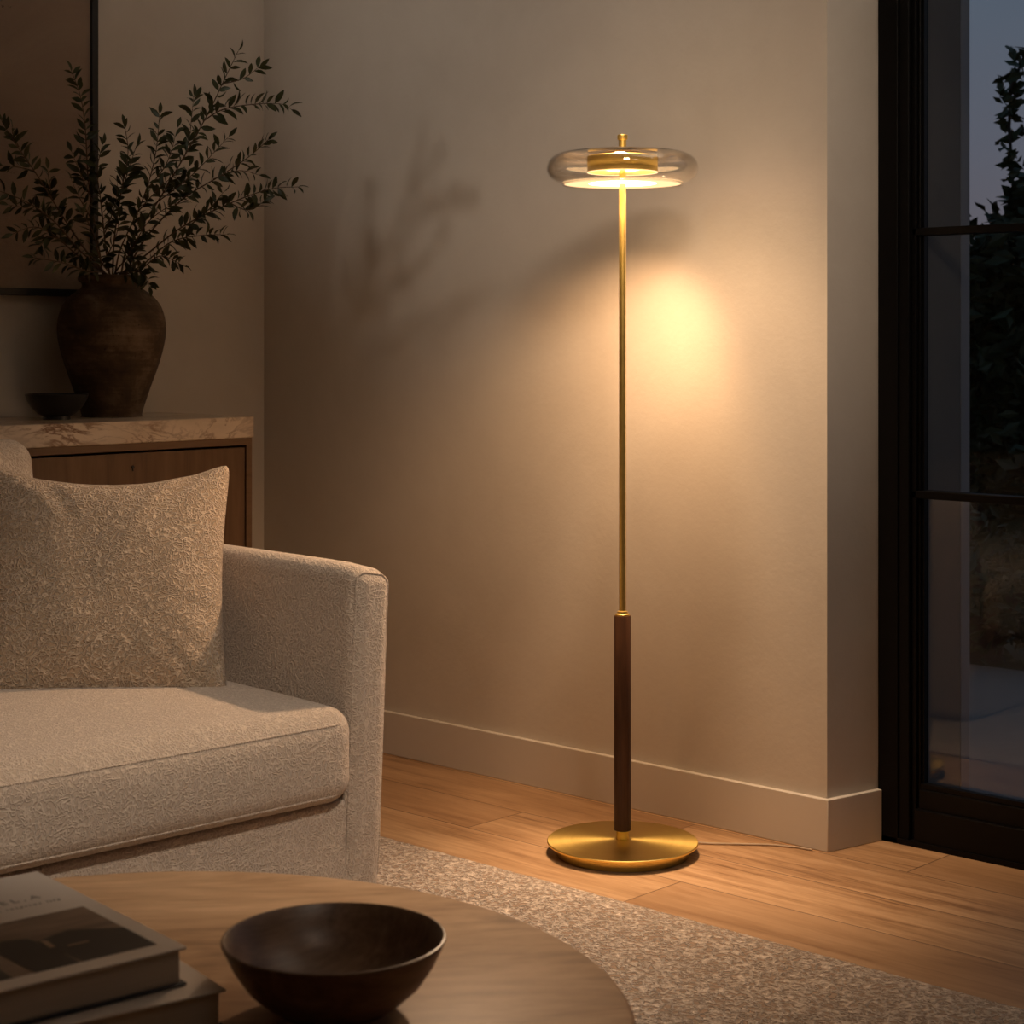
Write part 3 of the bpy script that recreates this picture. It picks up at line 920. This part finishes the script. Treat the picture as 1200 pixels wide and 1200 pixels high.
# books
def book(label, corner, rot, W, D, T, z, cover, back, photo=False):
    """corner = nearest right corner; W runs to the left, D runs to the back; the fore edge faces the viewer"""
    root = thing('book', label, 'book', (corner[0], corner[1], z), rot, 'books stacked on the coffee table')
    ct_ = .003
    box('front_cover', -W, 0, 0, D, T-ct_, T, cover, root, .0008)
    box('back_cover', -W, 0, 0, D, 0, ct_, back, root, .0008)
    box('page_block', -W+.004, -.006, .006, D-.006, ct_, T-ct_, PAGES, root)
    box('spine', -W-.002, -W+.004, 0, D, 0, T, cover, root, .001)
    return root
# fore edge direction in the camera frame: (.166,.138)->right/away; depth direction: (-.24,.30)
def cam_angle(dx, dd):
    X, Y = room(dx, dd); return math.atan2(Y, X)
c1 = room((219-600)/F*2.014, 2.014)
rot1 = cam_angle(.1665, .138)
z1 = TZ+.043
b1 = book('white covered book with a dark photo on the front, top of the stack', c1, rot1, .29, .375, .042, z1+.0005, PAPER, NAVY)
c2x, c2d = (265-600)/F*2.002, 2.002
rot2 = cam_angle(.1665, .118)
b0 = book('pale grey book with a dark back cover, under the white one', room(c2x, c2d), rot2, .29, .375, .0425, TZ+.0005, PAPER, NAVY)
# printed picture and lettering on the top cover
T1 = .042
pp = MB()
px0, px1, py0, py1 = -.285, -.022, .028, .205
def flat(x0, x1, y0, y1, z): return ([(x0, y0, z), (x1, y0, z), (x1, y1, z), (x0, y1, z)], [(0, 1, 2, 3)])
pp.add(*box_vf(px0, px1, py0, py1, T1, T1+.0003), mi=0)
def poly(pts, mi, h=.0006):
    m = len(pts)
    pp.add([(x, y, T1+.0002) for x, y in pts]+[(x, y, T1+h) for x, y in pts], [tuple(range(m, 2*m))]+[(i, (i+1) % m, (i+1) % m+m, i+m) for i in range(m)], mi)
poly([(px1, py0), (px1, py0+.075), (-.075, .135), (-.12, .12), (-.11, .028)], 1, .0005)
poly([(-.165, .028), (-.115, .028), (-.115, .10), (-.125, .135), (-.15, .145), (-.172, .13)], 1, .0007)
poly([(-.285, .028), (-.19, .028), (-.19, .09), (-.20, .12), (-.23, .125), (-.25, .105), (-.285, .11)], 1, .0005)
poly([(-.118, .09), (-.112, .09), (-.110, .115), (-.117, .12)], 2, .0008)
poly([(-.10, .082), (-.075, .082), (-.075, .087), (-.10, .087)], 2, .0008)
cover = b1.children[0]
pp.build('cover_picture', [PHOTO, PHOTOD, PHOTOL], cover, smooth=False)['label'] = 'dark interior photograph'
def text(body, size, x, y, parent, name, mat, z, align='RIGHT', space=1.5):
    cu = bpy.data.curves.new(name, 'FONT'); cu.body = body; cu.size = size; cu.align_x = align; cu.extrude = .00015
    cu.space_character = space
    to = bpy.data.objects.new(name, cu); C.objects.link(to)
    dg = bpy.context.evaluated_depsgraph_get()
    me = bpy.data.meshes.new_from_object(to.evaluated_get(dg))
    bpy.data.objects.remove(to)
    o = bpy.data.objects.new(name, me); C.objects.link(o)
    me.materials.clear(); me.materials.append(mat)
    o.parent = parent; o.location = (x, y, z)
    return o
text('NEEHEL.A', .019, -.045, .268, cover, 'title_lettering', INK, T1+.0002)
text('an interior life', .009, -.03, .245, cover, 'subtitle_lettering', INK, T1+.0002)

# ------------------------------------------------------------------ light
def spot(name, loc, target, energy, col, size=80, blend=.8, rad=.06):
    L = bpy.data.lights.new(name, 'SPOT'); L.energy = energy; L.color = col; L.spot_size = math.radians(size); L.spot_blend = blend; L.shadow_soft_size = rad
    o = bpy.data.objects.new(name, L); C.objects.link(o); o.location = loc
    o.rotation_euler = (Vector(target)-Vector(loc)).to_track_quat('-Z', 'Y').to_euler()
    return o
def pointl(name, loc, energy, col, rad):
    L = bpy.data.lights.new(name, 'POINT'); L.energy = energy; L.color = col; L.shadow_soft_size = rad
    o = bpy.data.objects.new(name, L); C.objects.link(o); o.location = loc; return o

LAMPC = (1.0, .585, .30)
LAMPW = (1.0, .67, .42)
AMB = (1.0, .86, .72)
NEUT = (1.0, .90, .80)
spot('lamp_and_added_beam', (LX, LY, 1.497), (LX, LY, 0), 8, LAMPC, 156, .6, .055)  # the lamp's own downward light
spot('lamp_and_added_beam', (LX, LY, 1.497), (2.12, 3.05, .60), 108, LAMPW, 58, .9, .03)  # extra beam added in the lamp head to brighten pillow and sofa
spot('lamp_and_added_beam', (LX, LY, 1.497), (2.78, 2.36, 0), 125, LAMPW, 58, 1.0, .05)  # extra beam added to brighten the floor round the base
spot('lamp_and_added_beam', (LX, LY, 1.497), (1.55, 1.25, .4), 82, LAMPW, 42, 1.0, .05)  # extra beam added to warm the coffee table's right side
spot('lamp_and_added_beam', (LX, LY, 1.497), (3.515, 2.98, .80), 62, LAMPC, 88, 1.0, .05)  # extra beam added to spread the glow along the wall
pointl('floor_lamp_glow', (LX, LY, 1.512), 2.4, LAMPC, .05)
spot('added_fill', (2.85, 2.42, 2.72), (3.40, 2.50, .50), 215, LAMPW, 38, 1.0, .12)  # added wall washer without a fixture, strengthens the glow beside the lamp
pointl('added_fill', (1.6, .0, 2.45), 3, AMB, .22)  # added general fill, no fixture in the room
spot('added_fill', (1.35, .55, 2.70), (2.02, 2.70, .38), 190, AMB, 42, 1.0, .10)  # added fill aimed at the sofa front, out of view
spot('added_fill', (3.0, .75, 2.70), (2.5, 1.40, 0), 14, AMB, 62, .9, .10)  # added fill for the rug and floor by the door
spot('added_fill', (3.05, .55, 2.70), (3.60, 2.32, 1.3), 3, AMB, 40, 1.0, .08)  # faint added fill for the end face of the lamp wall
spot('added_fill', (1.5, .9, 2.62), (3.515, 2.74, 1.40), 116, (1.0, .77, .57), 32, 1.0, .20)  # added fill that widens the warm wash behind the lamp
spot('wall_fill', (1.0, 3.98, 2.50), (3.515, 3.40, 2.10), 44, NEUT, 50, 1.0, .11)  # unseen spot added to brighten the lamp wall, also throws the branches' shadow
spot('bounce_fill', (3.0, 1.3, 2.25), (3.15, 1.6, 2.75), 40, NEUT, 150, .6, .10)  # unseen spot added to bounce light off the ceiling onto the upper walls

# dusk sky
w = bpy.data.worlds.new('dusk'); SC.world = w; w.use_nodes = True
t = w.node_tree; t.nodes.clear()
out = t.nodes.new('ShaderNodeOutputWorld'); bg = t.nodes.new('ShaderNodeBackground')
tc = t.nodes.new('ShaderNodeTexCoord'); sep = t.nodes.new('ShaderNodeSeparateXYZ'); rp = t.nodes.new('ShaderNodeValToRGB')
t.links.new(tc.outputs['Generated'], sep.inputs[0]); t.links.new(sep.outputs[2], rp.inputs[0])
e = rp.color_ramp.elements
e[0].position = 0; e[0].color = (.20, .165, .18, 1)
e[1].position = .5; e[1].color = (.07, .12, .19, 1)
k = e.new(.10); k.color = (.155, .165, .21, 1)
k = e.new(.20); k.color = (.115, .155, .21, 1)
nz = t.nodes.new('ShaderNodeTexNoise'); nz.inputs['Scale'].default_value = 5; nz.inputs['Detail'].default_value = 5
mx = t.nodes.new('ShaderNodeMix'); mx.data_type = 'RGBA'; mx.blend_type = 'MULTIPLY'; mx.inputs[0].default_value = .3
t.links.new(tc.outputs['Generated'], nz.inputs['Vector']); t.links.new(rp.outputs[0], mx.inputs[6]); t.links.new(nz.outputs['Fac'], mx.inputs[7])
t.links.new(mx.outputs[2], bg.inputs[0]); bg.inputs[1].default_value = 1.25
t.links.new(bg.outputs[0], out.inputs[0])

# ------------------------------------------------------------------ camera
cam = bpy.data.cameras.new('camera'); co = bpy.data.objects.new('camera', cam); C.objects.link(co)
cam.sensor_width = 36; cam.lens = 36*F/1200
cam.shift_y = -200/1200
co.location = (0, 0, EYE); co.rotation_euler = (PI/2, 0, A-PI/2)
cam.clip_start = .05
cam.dof.use_dof = True; cam.dof.focus_distance = 4.1; cam.dof.aperture_fstop = 9
SC.camera = co
SC.view_settings.view_transform = 'Standard'; SC.view_settings.look = 'None'
SC.view_settings.gamma = 1; SC.view_settings.exposure = 0
SC.cycles.use_denoising = True
SC.cycles.max_bounces = 8; SC.cycles.transparent_max_bounces = 16; SC.cycles.caustics_reflective = False; SC.cycles.caustics_refractive = False
